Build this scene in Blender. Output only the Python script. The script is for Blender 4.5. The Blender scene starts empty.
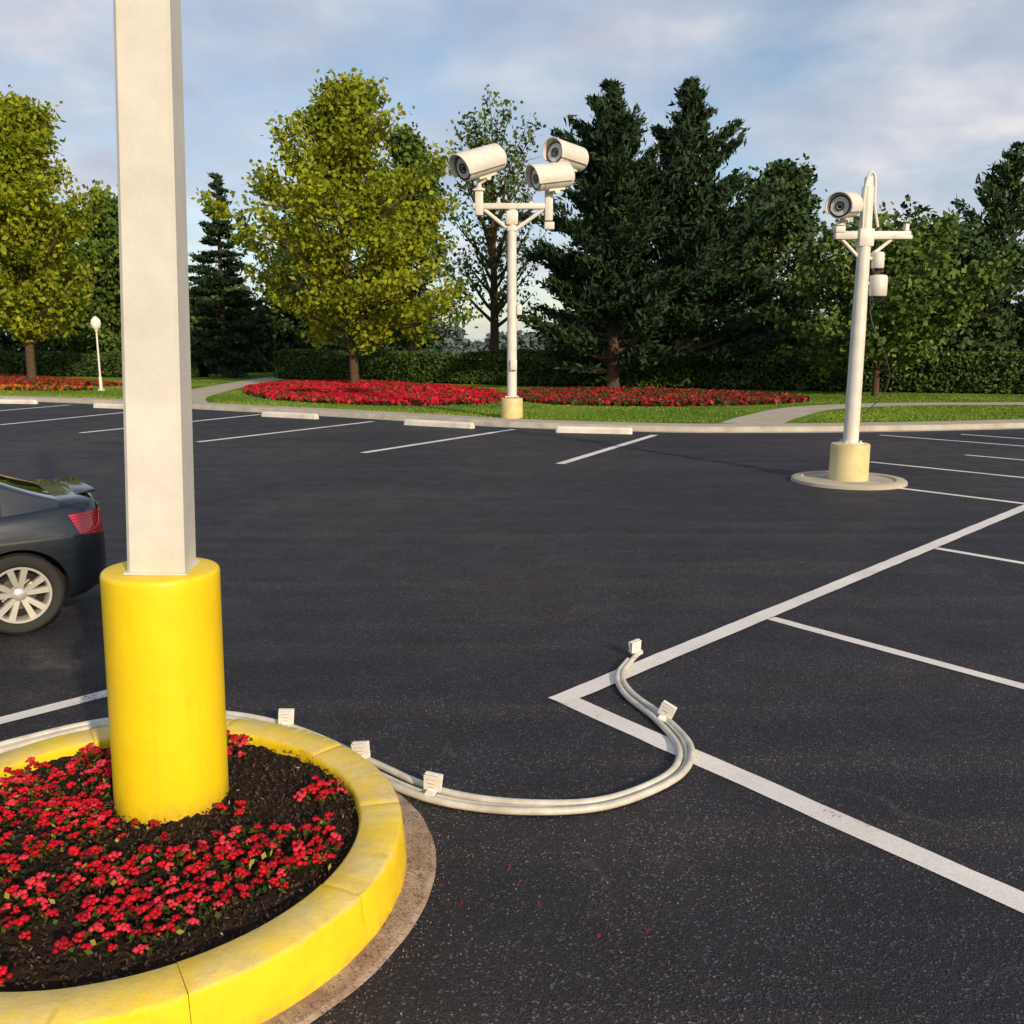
import bpy, bmesh, math, random
import numpy as np
from mathutils import Vector, Matrix, noise as mnoise
random.seed(7)
rng = np.random.default_rng(11)
scene = bpy.context.scene
COL = scene.collection
rad = math.radians

# ------------------------------------------------------------------ materials
def new_mat(name):
    m = bpy.data.materials.new(name); m.use_nodes = True
    nt = m.node_tree; b = nt.nodes['Principled BSDF']
    return m, nt, b
def N(nt, typ, **kw):
    n = nt.nodes.new(typ)
    for k, v in kw.items(): setattr(n, k, v)
    return n
def noise_tex(nt, vec, scale, detail=6, rough=0.6, dist=0.0):
    n = N(nt, 'ShaderNodeTexNoise'); n.inputs['Scale'].default_value = scale
    n.inputs['Detail'].default_value = min(detail, 5); n.inputs['Roughness'].default_value = rough
    n.inputs['Distortion'].default_value = dist
    nt.links.new(vec, n.inputs['Vector']); return n.outputs['Fac']
def ramp(nt, fac, stops):
    r = N(nt, 'ShaderNodeValToRGB'); e = r.color_ramp.elements
    while len(e) < len(stops): e.new(0.5)
    for i, (p, c) in enumerate(stops):
        e[i].position = p; e[i].color = (c[0], c[1], c[2], 1) if hasattr(c, '__len__') else (c, c, c, 1)
    nt.links.new(fac, r.inputs['Fac']); return r.outputs['Color']
def mix(nt, fac, a, b, mode='MIX'):
    m = N(nt, 'ShaderNodeMix', data_type='RGBA', blend_type=mode)
    for sock, v in ((m.inputs[0], fac), (m.inputs[6], a), (m.inputs[7], b)):
        if isinstance(v, (int, float)): sock.default_value = v
        elif isinstance(v, (tuple, list)): sock.default_value = (v[0], v[1], v[2], 1)
        else: nt.links.new(v, sock)
    return m.outputs[2]
def objvec(nt):
    return N(nt, 'ShaderNodeTexCoord').outputs['Object']
def bump(nt, b, h, strength=0.3, dist=0.01):
    n = N(nt, 'ShaderNodeBump'); n.inputs['Strength'].default_value = strength
    n.inputs['Distance'].default_value = dist
    nt.links.new(h, n.inputs['Height']); nt.links.new(n.outputs['Normal'], b.inputs['Normal'])
def pm(name, base, rough=0.6, dark=None, scale=4.0, amt=0.5, bs=0, bstr=0.2, bdist=0.004, metal=0.0, coat=0.0, spec=0.5):
    m, nt, b = new_mat(name)
    v = objvec(nt)
    d = dark if dark else tuple(x * 0.7 for x in base)
    f = noise_tex(nt, v, scale, 8, 0.65)
    f2 = ramp(nt, f, [(0.35, 0.0), (0.72, amt)])
    nt.links.new(mix(nt, f2, base, d), b.inputs['Base Color'])
    b.inputs['Roughness'].default_value = rough
    b.inputs['Metallic'].default_value = metal
    b.inputs['Coat Weight'].default_value = coat
    b.inputs['Specular IOR Level'].default_value = spec
    if bs: bump(nt, b, noise_tex(nt, v, bs, 4, 0.6), bstr, bdist)
    return m
def leaf_mat(name, trans=0.3, rough=0.6):
    m, nt, b = new_mat(name)
    a = N(nt, 'ShaderNodeAttribute', attribute_name='Col')
    nt.links.new(a.outputs['Color'], b.inputs['Base Color'])
    b.inputs['Roughness'].default_value = rough
    b.inputs['Specular IOR Level'].default_value = 0.2
    if trans > 0:
        t = N(nt, 'ShaderNodeBsdfTranslucent'); nt.links.new(a.outputs['Color'], t.inputs['Color'])
        ms = N(nt, 'ShaderNodeMixShader'); ms.inputs[0].default_value = trans
        nt.links.new(b.outputs[0], ms.inputs[1]); nt.links.new(t.outputs[0], ms.inputs[2])
        nt.links.new(ms.outputs[0], nt.nodes['Material Output'].inputs['Surface'])
    return m

def asphalt_material():
    m, nt, b = new_mat('asphalt')
    v = objvec(nt)
    big = noise_tex(nt, v, 0.16, 4, 0.6, 0.6)
    c1 = ramp(nt, big, [(0.33, (0.012, 0.013, 0.021)), (0.47, (0.019, 0.018, 0.025)), (0.58, (0.031, 0.026, 0.030)), (0.72, (0.048, 0.038, 0.036))])
    mid = noise_tex(nt, v, 1.9, 5, 0.7)
    c2 = mix(nt, ramp(nt, mid, [(0.42, 0.0), (0.72, 0.55)]), c1, (0.010, 0.010, 0.014))
    mp = N(nt, 'ShaderNodeMapping'); mp.inputs['Scale'].default_value = (0.16, 2.2, 1); mp.inputs['Rotation'].default_value = (0, 0, rad(12))
    nt.links.new(v, mp.inputs['Vector'])
    st = noise_tex(nt, mp.outputs['Vector'], 1.0, 4, 0.6)
    c3 = mix(nt, ramp(nt, st, [(0.50, 0.0), (0.74, 0.5)]), c2, (0.060, 0.048, 0.046))
    vo = N(nt, 'ShaderNodeTexVoronoi'); vo.inputs['Scale'].default_value = 120; vo.inputs['Randomness'].default_value = 1.0
    nt.links.new(v, vo.inputs['Vector'])
    sep = N(nt, 'ShaderNodeSeparateColor'); nt.links.new(vo.outputs['Color'], sep.inputs[0])
    sp = ramp(nt, sep.outputs[0], [(0.0, 0.45), (0.7, 1.0), (0.93, 1.7), (0.97, 5.0)])
    c4 = mix(nt, 1.0, c3, sp, 'MULTIPLY')
    ab = N(nt, 'ShaderNodeMath', operation='SUBTRACT'); ab.inputs[1].default_value = 0.5; nt.links.new(noise_tex(nt, v, 0.33, 3), ab.inputs[0])
    ab2 = N(nt, 'ShaderNodeMath', operation='ABSOLUTE'); nt.links.new(ab.outputs[0], ab2.inputs[0])
    ln = ramp(nt, ab2.outputs[0], [(0.0, 1.0), (0.0035, 0.0)])
    gate = ramp(nt, noise_tex(nt, v, 0.8, 3), [(0.50, 0.0), (0.62, 0.3)])
    c5 = mix(nt, mix(nt, 1.0, ln, gate, 'MULTIPLY'), c4, (0.10, 0.09, 0.085))
    nt.links.new(c5, b.inputs['Base Color'])
    r = ramp(nt, mid, [(0.3, 0.52), (0.7, 0.82)])
    nt.links.new(r, b.inputs['Roughness']); b.inputs['Specular IOR Level'].default_value = 0.38
    fine = N(nt, 'ShaderNodeMath', operation='ADD')
    nt.links.new(vo.outputs['Distance'], fine.inputs[0])
    nt.links.new(noise_tex(nt, v, 45, 4, 0.75), fine.inputs[1])
    bump(nt, b, fine.outputs[0], 0.75, 0.010)
    return m
def paint_line_material():
    m, nt, b = new_mat('white_line_paint')
    v = objvec(nt)
    n1 = noise_tex(nt, v, 45, 5, 0.8)
    n2 = noise_tex(nt, v, 1.6, 5, 0.65)
    a = N(nt, 'ShaderNodeMath', operation='ADD'); nt.links.new(n1, a.inputs[0]); nt.links.new(n2, a.inputs[1])
    w = N(nt, 'ShaderNodeMapRange'); w.inputs['From Min'].default_value = 1.17; w.inputs['From Max'].default_value = 1.32
    nt.links.new(a.outputs[0], w.inputs['Value'])
    base = mix(nt, ramp(nt, n2, [(0.35, 0.0), (0.7, 0.6)]), (0.78, 0.76, 0.73), (0.54, 0.52, 0.49))
    base = mix(nt, ramp(nt, n1, [(0.5, 0.0), (0.8, 0.5)]), base, (0.30, 0.28, 0.26))
    nt.links.new(mix(nt, w.outputs[0], base, (0.07, 0.065, 0.065)), b.inputs['Base Color'])
    b.inputs['Roughness'].default_value = 0.6
    bump(nt, b, noise_tex(nt, v, 90, 4, 0.7), 0.5, 0.005)
    return m
def grass_material():
    m, nt, b = new_mat('grass')
    v = objvec(nt)
    n1 = noise_tex(nt, v, 0.25, 5, 0.6); n2 = noise_tex(nt, v, 6, 5, 0.75)
    c = ramp(nt, n1, [(0.3, (0.060, 0.125, 0.012)), (0.55, (0.14, 0.22, 0.02)), (0.75, (0.26, 0.29, 0.035))])
    c = mix(nt, ramp(nt, n2, [(0.4, 0.0), (0.7, 0.4)]), c, (0.045, 0.09, 0.01))
    nt.links.new(c, b.inputs['Base Color']); b.inputs['Roughness'].default_value = 0.9
    b.inputs['Specular IOR Level'].default_value = 0.1
    bump(nt, b, noise_tex(nt, v, 25, 5, 0.8), 0.5, 0.02)
    return m
def yellow_material(name, wear_top=True):
    m, nt, b = new_mat(name)
    v = objvec(nt)
    n1 = noise_tex(nt, v, 3.0, 5, 0.65)
    yel = mix(nt, ramp(nt, n1, [(0.35, 0.0), (0.7, 0.6)]), (0.84, 0.62, 0.008), (0.74, 0.47, 0.006))
    sp = N(nt, 'ShaderNodeSeparateXYZ'); nt.links.new(v, sp.inputs[0])
    if wear_top:
        g = N(nt, 'ShaderNodeNewGeometry'); s = N(nt, 'ShaderNodeSeparateXYZ'); nt.links.new(g.outputs['True Normal'], s.inputs[0])
        up = N(nt, 'ShaderNodeMapRange'); up.inputs['From Min'].default_value = 0.35; up.inputs['From Max'].default_value = 0.9
        nt.links.new(s.outputs['Z'], up.inputs['Value'])
        wn = ramp(nt, noise_tex(nt, v, 3.2, 5, 0.75), [(0.36, 0.15), (0.62, 0.9)])
        mm = N(nt, 'ShaderNodeMath', operation='MULTIPLY'); nt.links.new(up.outputs[0], mm.inputs[0]); nt.links.new(wn, mm.inputs[1])
        top = mix(nt, ramp(nt, noise_tex(nt, v, 14, 5, 0.75), [(0.4, 0), (0.7, .8)]), (0.70, 0.57, 0.26), (0.50, 0.39, 0.20))
        yel = mix(nt, mm.outputs[0], yel, top)
    lo = N(nt, 'ShaderNodeMapRange'); lo.inputs['From Min'].default_value = 0.075 if wear_top else 0.13; lo.inputs['From Max'].default_value = 0.0
    nt.links.new(sp.outputs['Z'], lo.inputs['Value'])
    dd = N(nt, 'ShaderNodeMath', operation='MULTIPLY'); nt.links.new(lo.outputs[0], dd.inputs[0]); nt.links.new(ramp(nt, noise_tex(nt, v, 9, 5, .7), [(.38, .05), (.65, .8)]), dd.inputs[1])
    yel = mix(nt, dd.outputs[0], yel, (0.30, 0.17, 0.06))
    mp = N(nt, 'ShaderNodeMapping'); mp.inputs['Scale'].default_value = (8, 8, 0.8); nt.links.new(v, mp.inputs['Vector'])
    gr = noise_tex(nt, mp.outputs['Vector'], 1.0, 5, 0.7)
    yel = mix(nt, ramp(nt, gr, [(0.54, 0.0), (0.78, 0.30)]), yel, (0.46, 0.28, 0.04))
    chips = noise_tex(nt, v, 24, 5, 0.85)
    yel = mix(nt, ramp(nt, chips, [(0.67, 0.0), (0.69, 0.8)]), yel, (0.34, 0.28, 0.19))
    nt.links.new(yel, b.inputs['Base Color']); b.inputs['Roughness'].default_value = 0.42 if not wear_top else 0.7
    b.inputs['Specular IOR Level'].default_value = 0.45
    bump(nt, b, noise_tex(nt, v, 40, 5, 0.8), 0.22 if not wear_top else 0.6, 0.006)
    return m

M_ASPH = asphalt_material(); M_LINE = paint_line_material(); M_GRASS = grass_material()
M_YEL = yellow_material('yellow_paint', False); M_KERBY = yellow_material('worn_yellow_kerb', True)
M_CONC = pm('concrete', (0.46, 0.43, 0.37), 0.85, (0.27, 0.24, 0.20), 2.0, 0.8, 60, 0.5, 0.004)
M_PATH = pm('path_concrete', (0.44, 0.39, 0.32), 0.9, (0.29, 0.25, 0.19), 0.8, 0.7, 40, 0.4, 0.004)
M_GUT = pm('stained_gutter', (0.46, 0.35, 0.27), 0.9, (0.20, 0.11, 0.075), 6.5, 1.0, 70, 0.9, 0.008)
M_CREAM = pm('cream_paint', (0.66, 0.57, 0.30), 0.6, (0.47, 0.38, 0.16), 3.0, 0.8, 30, 0.3, 0.004)
M_WHITE = pm('white_paint', (0.68, 0.66, 0.62), 0.42, (0.46, 0.42, 0.36), 2.5, 0.6, 40, 0.12, 0.002)
M_POLE = pm('pole_paint', (0.64, 0.63, 0.60), 0.5, (0.46, 0.44, 0.38), 2.2, 0.8, 50, 0.3, 0.003)
M_BLK = pm('black_plastic', (0.015, 0.015, 0.017), 0.35)
M_LENS, _nt, _b = new_mat('lens_glass'); _b.inputs['Base Color'].default_value = (0.01, 0.012, 0.02, 1); _b.inputs['Roughness'].default_value = 0.05; _b.inputs['Coat Weight'].default_value = 1
M_CABLE = pm('cable_sheath', (0.64, 0.62, 0.56), 0.45, (0.38, 0.35, 0.30), 8, 0.9, 60, 0.2, 0.002)
M_TAG = pm('white_tag', (0.76, 0.75, 0.73), 0.5, (0.55, 0.52, 0.47), 30, 0.6)
M_INK = pm('tag_print', (0.46, 0.38, 0.35), 0.7)
M_SOIL = pm('soil', (0.035, 0.022, 0.014), 0.95, (0.012, 0.008, 0.006), 30, 1.0, 90, 1.0, 0.02, spec=0.2)
M_BARK = pm('bark', (0.11, 0.075, 0.048), 0.9, (0.04, 0.027, 0.018), 6, 0.9, 20, 0.9, 0.04, spec=0.2)
M_LEAF = leaf_mat('leaves', 0.35); M_DLEAF = leaf_mat('dull_leaves', 0.0); M_NEEDLE = leaf_mat('needles', 0.0, 0.7)
M_PETAL = leaf_mat('petals', 0.25, 0.5)
M_STOP = pm('wheel_stop_concrete', (0.72, 0.70, 0.65), 0.8, (0.48, 0.44, 0.38), 2.5, 0.8, 50, 0.4, 0.004)

# ------------------------------------------------------------------ helpers
def empty(name, loc=(0, 0, 0), rotz=0):
    e = bpy.data.objects.new(name, None); e.location = loc; e.rotation_euler = (0, 0, rotz); e.empty_display_size = 0.3
    COL.objects.link(e); return e
def bm_obj(name, bm, mat=None, parent=None, smooth=True, angle=40):
    me = bpy.data.meshes.new(name); bm.to_mesh(me); bm.free()
    o = bpy.data.objects.new(name, me); COL.objects.link(o)
    if mat:
        for mm in (mat if isinstance(mat, (list, tuple)) else [mat]): me.materials.append(mm)
    if parent: o.parent = parent
    if smooth:
        me.polygons.foreach_set('use_smooth', [True] * len(me.polygons)); me.set_sharp_from_angle(angle=rad(angle))
    return o
def frame(d, up=Vector((0, 0, 1))):
    d = Vector(d).normalized()
    if abs(d.dot(up)) > 0.99: up = Vector((0, 1, 0))
    x = up.cross(d).normalized(); y = d.cross(x)
    return x, y, d
def add_box(bm, c, size, rot=None, bev=0.0, mi=0, taper=1.0):
    r = bmesh.ops.create_cube(bm, size=1.0); vs = r['verts']
    for v in vs:
        k = taper if v.co.z > 0 else 1.0
        v.co = Vector((v.co.x * size[0] * k, v.co.y * size[1] * k, v.co.z * size[2]))
    fs = list({f for v in vs for f in v.link_faces})
    if bev > 0:
        es = list({e for v in vs for e in v.link_edges})
        rb = bmesh.ops.bevel(bm, geom=es, offset=bev, segments=2, affect='EDGES', profile=0.5)
        vs = list({v for f in rb['faces'] for v in f.verts} | {v for v in vs if v.is_valid})
        fs = list({f for v in vs for f in v.link_faces})
    M = Matrix.Translation(Vector(c)) @ (rot.to_4x4() if rot else Matrix.Identity(4))
    for v in vs: v.co = M @ v.co
    for f in fs: f.material_index = mi
    return vs
def add_lathe(bm, base, d, prof, seg=32, mi=0, cap=True, sx=1.0):
    x, y, z = frame(d); base = Vector(base); rings = []
    for (h, r) in prof:
        rings.append([bm.verts.new(base + z * h + x * (r * sx * math.cos(2 * math.pi * i / seg)) + y * (r * math.sin(2 * math.pi * i / seg))) for i in range(seg)])
    for a, b in zip(rings, rings[1:]):
        for i in range(seg):
            f = bm.faces.new((a[i], a[(i + 1) % seg], b[(i + 1) % seg], b[i])); f.material_index = mi
    if cap:
        f = bm.faces.new(list(reversed(rings[0]))); f.material_index = mi
        f = bm.faces.new(rings[-1]); f.material_index = mi
def add_tube(bm, p0, p1, r0, r1=None, seg=14, mi=0):
    p0 = Vector(p0); p1 = Vector(p1); r1 = r0 if r1 is None else r1
    add_lathe(bm, p0, p1 - p0, [(0, r0), ((p1 - p0).length, r1)], seg, mi)
def add_path_tube(bm, pts, radii, seg=8, mi=0):
    pts = [Vector(p) for p in pts]; rings = []; ux = None
    for i, p in enumerate(pts):
        d = (pts[min(i + 1, len(pts) - 1)] - pts[max(i - 1, 0)]).normalized()
        if ux is None: ux = frame(d)[0]
        ux = (ux - d * ux.dot(d)).normalized(); uy = d.cross(ux)
        rings.append([bm.verts.new(p + (ux * math.cos(2 * math.pi * k / seg) + uy * math.sin(2 * math.pi * k / seg)) * radii[i]) for k in range(seg)])
    for a, b in zip(rings, rings[1:]):
        for i in range(seg):
            f = bm.faces.new((a[i], a[(i + 1) % seg], b[(i + 1) % seg], b[i])); f.material_index = mi
    bm.faces.new(list(reversed(rings[0]))).material_index = mi; bm.faces.new(rings[-1]).material_index = mi
def catmull(pts, n=8, closed=False):
    P = [Vector(p) for p in pts]; out = []; L = len(P)
    rngi = range(L) if closed else range(L - 1)
    for i in rngi:
        if closed: a, b, c, d = P[(i - 1) % L], P[i], P[(i + 1) % L], P[(i + 2) % L]
        else: a, b, c, d = P[max(i - 1, 0)], P[i], P[i + 1], P[min(i + 2, L - 1)]
        for k in range(n):
            t = k / n
            out.append(0.5 * ((2 * b) + (c - a) * t + (2 * a - 5 * b + 4 * c - d) * t * t + (3 * b - a - 3 * c + d) * t ** 3))
    if not closed: out.append(P[-1])
    return out
def quads_mesh(name, V, C, mat, parent=None, nper=4):
    n = V.shape[0]
    me = bpy.data.meshes.new(name)
    me.vertices.add(n * nper); me.vertices.foreach_set('co', V.reshape(-1).astype(np.float32))
    me.loops.add(n * nper); me.loops.foreach_set('vertex_index', np.arange(n * nper, dtype=np.int32))
    me.polygons.add(n); me.polygons.foreach_set('loop_start', np.arange(0, n * nper, nper, dtype=np.int32))
    me.polygons.foreach_set('loop_total', np.full(n, nper, dtype=np.int32))
    me.update(calc_edges=True)
    ca = me.color_attributes.new('Col', 'FLOAT_COLOR', 'POINT')
    cc = np.ones((n, nper, 4), np.float32); cc[:, :, :3] = C[:, None, :]
    ca.data.foreach_set('color', cc.reshape(-1))
    me.materials.append(mat)
    o = bpy.data.objects.new(name, me); COL.objects.link(o)
    if parent: o.parent = parent
    return o
def unit(a): return a / (np.linalg.norm(a, axis=1, keepdims=True) + 1e-9)
def leaf_quads(P, L, W, dirs=None, dirw=0.0, up=0.3):
    n = len(P)
    a = unit(rng.normal(size=(n, 3)))
    if dirs is not None: a = unit(a * (1 - dirw) + dirs * dirw)
    nn = unit(rng.normal(size=(n, 3)) + np.array([0, 0, up]))
    b = unit(np.cross(a, nn))
    L = L * rng.uniform(0.6, 1.3, (n, 1)); W = W * rng.uniform(0.6, 1.3, (n, 1))
    return np.stack([P - a * L / 2, P + b * W / 2, P + a * L / 2, P - b * W / 2], axis=1)

# ------------------------------------------------------------------ trees
SH_MAPLE = ((0, .10, .25, .45, .65, .82, 1), (.55, .92, 1.0, .92, .70, .46, .20))
SH_ROUND = ((0, .2, .5, .75, 1), (.7, 1.0, .95, .70, .25))
def tree(name, loc, H, R, trunk_h=2.5, kind='maple', cols=None, nleaf=30000, nlimb=60, leaf=(0.30, 0.22), tr=None, spread=0.42, seed=0, shape=SH_MAPLE, mat=None):
    r = random.Random(seed + 5)
    root = empty(name, loc)
    bm = bmesh.new()
    tr = tr or H * 0.017
    lean = Vector((r.uniform(-.4, .4), r.uniform(-.4, .4), 0))
    tp = []
    for i in range(9):
        t = i / 8
        tp.append(Vector((lean.x * t + 0.12 * math.sin(3 * t + seed), lean.y * t + 0.12 * math.cos(4 * t + seed), H * 0.97 * t - 0.1)))
    tps = catmull(tp, 3)
    add_path_tube(bm, tps, [tr * (1.25 if i == 0 else 1) * (1 - i / len(tps)) ** 0.75 + 0.02 for i in range(len(tps))], 9)
    cl_pts = []; cl_dir = []; cl_w = []
    conif = kind in ('pine', 'spruce')
    for i in range(nlimb):
        t = (i + r.random()) / nlimb
        if conif:
            tiers = 14 if kind == 'pine' else 20
            jt = .035 if kind == 'pine' else .018
            t = min(.99, max(0, (round(t * tiers) / tiers) + r.uniform(-jt, jt)))
        h = trunk_h + (H - trunk_h) * t * 0.96
        az = i * 2.39996 + r.uniform(-.5, .5)
        lw = r.uniform(.5, 1.4)
        if kind == 'maple':
            env = float(np.interp(t, shape[0], shape[1])); el = rad(4 + 50 * t + r.uniform(-14, 16)); ln = R * env * r.choice([0.5, 0.75, 0.9, 1.0, 1.15, 1.25])
        elif kind == 'vase':
            env = 0.45 + 0.6 * math.sin(math.pi * min(1, .2 + .7 * t)); el = rad(34 + 30 * t + r.uniform(-12, 12)); ln = R * env * r.uniform(0.6, 1.2)
        elif kind == 'pine':
            env = min((1 - t) ** 0.68, (1 - t) * 1.45) * min(1, 0.8 + t * 1.5); el = rad(0 + 36 * t + r.uniform(-9, 14)); ln = R * env * r.choice([0.5, 0.75, 1.0, 1.25]) + 0.12
        else:
            env = (1 - t) ** 0.95; el = rad(-12 + 25 * t + r.uniform(-6, 6)); ln = R * env * r.uniform(0.6, 1.2) + 0.1
        k = max(0, min(len(tps) - 1, int(h / H * (len(tps) - 1)))); base = tps[k].copy(); base.z = h
        d = Vector((math.cos(az) * math.cos(el), math.sin(az) * math.cos(el), math.sin(el)))
        p = base; pts = [p]; seg = 5
        bend = 0.09 if kind != 'spruce' else 0.03
        for s in range(seg):
            d = (d + Vector((r.uniform(-.14, .14), r.uniform(-.14, .14), bend))).normalized()
            p = p + d * ln / seg; pts.append(p)
        lr = tr * 0.42 * (1 - t * 0.7)
        add_path_tube(bm, pts, [lr * (1 - j / (seg + 1)) + 0.008 for j in range(seg + 1)], 5)
        nt_ = 7 if kind != 'spruce' else 6
        for q in range(nt_ + 1):
            fr = 0.25 + 0.75 * (q / nt_)
            idx = fr * seg; j = min(seg - 1, int(idx)); bp = pts[j].lerp(pts[j + 1], idx - j)
            dd = (pts[j + 1] - pts[j]).normalized()
            sgn = 1 if q % 2 else -1
            side = dd.cross(Vector((0, 0, 1))).normalized() * sgn
            if not conif:
                td = (dd * .7 + side * r.uniform(.3, 1.0) + Vector((0, 0, r.uniform(-.35, .9)))).normalized(); tl = (0.16 + 0.22 * (1 - fr)) * max(ln, 1.8) * r.uniform(.7, 1.4)
            else:
                td = (dd * .8 + side * r.uniform(.4, .9) + Vector((0, 0, r.uniform(0, .45)))).normalized(); tl = 0.30 * ln * (1.2 - fr) + 0.10
            if q == nt_: td = dd; tl = 0.14 * ln + 0.1
            ep = bp + td * tl
            add_path_tube(bm, [bp, (bp + ep) / 2, ep], [0.028, 0.018, 0.006], 3)
            tw = r.choice([0.05, .6, 1, 1.3, 1.8]) if not conif else r.choice([.2, .8, 1.1])
            for c in range(4):
                u = (c + 1) / 4
                cp = bp.lerp(ep, u); cl_pts.append((cp.x, cp.y, cp.z)); cl_dir.append((td.x, td.y, td.z))
                cl_w.append(lw * tw * (max(.12, ln / R) if conif else 1))
    bm_obj('trunk_and_limbs', bm, M_BARK, root, True, 60)
    P = np.array(cl_pts); D = np.array(cl_dir); nC = len(P); w = np.array(cl_w)
    idx = rng.choice(nC, nleaf, p=w / w.sum())
    zrel = np.clip((P[idx, 2] - trunk_h) / (H - trunk_h), 0, 1)[:, None]
    off = rng.normal(size=(nleaf, 3)) * spread * np.array([1, 1, 0.75])
    if conif: off *= np.array([1, 1, 0.55]) * (1 - .5 * zrel ** 2)
    LP = P[idx] + off
    if conif: V = leaf_quads(LP, leaf[0], leaf[1], D[idx], 0.55, 0.8)
    else: V = leaf_quads(LP, leaf[0], leaf[1], None, 0, 0.5)
    cb = rng.uniform(0.0, 1.0, nC)
    ph = rng.uniform(0, 6, 3)
    tone = 0.5 + 0.5 * np.sin(P[:, 0] * 0.9 + ph[0]) * np.sin(P[:, 2] * 0.8 + ph[1]) * np.cos(P[:, 1] * .8 + ph[2])
    mixv = np.clip(0.5 * cb[idx] + 0.35 * tone[idx] + rng.normal(0, .14, nleaf) + 0.08, 0, 1)[:, None]
    c0 = np.array(cols[0]); c1 = np.array(cols[1])
    C = c1 * (1 - mixv) + c0 * mixv
    C *= rng.uniform(0.8, 1.2, (nleaf, 1))
    quads_mesh('foliage', V, C, mat or (M_NEEDLE if conif else M_DLEAF), root)
    return root

YG = ((0.40, 0.43, 0.02), (0.10, 0.16, 0.012))
MG = ((0.12, 0.19, 0.03), (0.032, 0.065, 0.013))
DG = ((0.058, 0.105, 0.03), (0.015, 0.034, 0.013))
PG = ((0.034, 0.070, 0.027), (0.009, 0.022, 0.011))
tree('maple_tree', (-33.6, 62.5, 0.1), 17.6, 6.0, 2.6, 'maple', YG, 28000, 70, (0.40, 0.28), seed=1, spread=.42, mat=M_LEAF)
tree('maple_tree', (-9.3, 52.5, 0.1), 15.2, 6.5, 2.2, 'maple', YG, 31000, 70, (0.33, 0.24), seed=2, spread=.35, mat=M_LEAF)
tree('deciduous_tree', (-35, 80, 0.1), 14.5, 5.0, 1.5, 'maple', MG, 14000, 50, (0.50, 0.38), seed=3, spread=.5)
tree('deciduous_tree', (-43, 86, 0.1), 14.0, 6.0, 1.5, 'maple', MG, 12000, 46, (0.55, 0.42), seed=13, spread=.55)
tree('spruce_tree', (-22.2, 70, 0.1), 15.6, 3.4, 0.6, 'spruce', PG, 20000, 120, (0.5, 0.15), seed=4, spread=.22)
tree('deciduous_tree', (-17.2, 76, 0.1), 10.5, 4.2, 1.0, 'maple', DG, 13000, 50, (0.48, 0.36), seed=5, spread=.5, shape=SH_ROUND)
tree('deciduous_tree', (-8.6, 76, 0.1), 19.0, 5.2, 2.0, 'maple', MG, 17000, 60, (0.44, 0.32), seed=6, spread=.42)
tree('bare_branched_tree', (-1.3, 61, 0.1), 14.6, 5.2, 3.4, 'vase', MG, 3800, 46, (0.32, 0.23), seed=7, spread=.30, tr=.34)
tree('pine_tree', (5.3, 48, 0.1), 15.9, 5.3, 1.0, 'pine', PG, 50000, 140, (0.44, 0.14), seed=8, spread=.27, tr=.33)
tree('pine_tree', (9.7, 49.3, 0.1), 16.4, 5.1, 1.2, 'pine', PG, 47000, 140, (0.44, 0.14), seed=9, spread=.27, tr=.3)
tree('deciduous_tree', (16.2, 58, 0.1), 12.6, 4.9, 1.5, 'maple', DG, 18000, 60, (0.38, 0.28), seed=10, spread=.38)
tree('deciduous_tree', (16.8, 41, 0.1), 5.7, 4.2, 1.1, 'maple', MG, 23000, 60, (0.28, 0.20), seed=11, spread=.32, tr=.15, shape=SH_ROUND)
tree('deciduous_tree', (22.6, 48, 0.1), 6.8, 4.5, 1.0, 'maple', DG, 16000, 56, (0.34, 0.25), seed=12, spread=.38, shape=SH_ROUND)
tree('pine_tree', (27.6, 51, 0.1), 13.6, 4.6, 1.2, 'pine', DG, 13000, 70, (0.46, 0.16), seed=14, spread=.24)
tree('deciduous_tree', (34, 47, 0.1), 8.0, 5.0, 1.0, 'maple', MG, 10000, 46, (0.42, 0.32), seed=15, spread=.45)

def distant_mass(name, specs, cols, leaf):
    Ps, Cs = [], []
    for (x, y, h, r_, n) in specs:
        u = unit(rng.normal(size=(n, 3))); u[:, 2] = np.abs(u[:, 2])
        rr = rng.uniform(0.55, 1.0, (n, 1)) ** 0.5
        lump = 1 + 0.22 * np.sin(u[:, :1] * 7 + x) * np.sin(u[:, 2:3] * 8 + y) + 0.10 * np.sin(u[:, 1:2] * 15 + x)
        p = u * rr * lump * np.array([r_, r_, h]) + np.array([x, y, 0.1])
        Ps.append(p)
        t = np.clip(0.5 + 0.35 * np.sin(p[:, 0] * 1.3) * np.sin(p[:, 2] * 1.4) + rng.normal(0, .2, n), 0, 1)[:, None]
        Cs.append(np.array(cols[1]) * (1 - t) + np.array(cols[0]) * t)
    P = np.concatenate(Ps); C = np.concatenate(Cs)
    return quads_mesh(name, leaf_quads(P, leaf, leaf * .7), C, M_DLEAF)
sp = []
for i in range(34):
    x = -78 + i * 4.6 + rng.uniform(-1.5, 1.5)
    if -10.5 < x < 7.5: continue
    y = 92 + rng.uniform(-6, 8); h = rng.uniform(6.5, 10.0)
    if x > 14: h = rng.uniform(3.8, 6.5)
    sp.append((x, y, h, rng.uniform(3.4, 5.0), 3600))
distant_mass('distant_trees', sp, DG, 0.68)
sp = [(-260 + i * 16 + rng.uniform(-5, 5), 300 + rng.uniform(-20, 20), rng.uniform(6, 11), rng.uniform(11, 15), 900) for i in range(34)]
distant_mass('distant_treeline', sp, ((0.10, 0.135, 0.13), (0.07, 0.10, 0.10)), 2.4)

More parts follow.
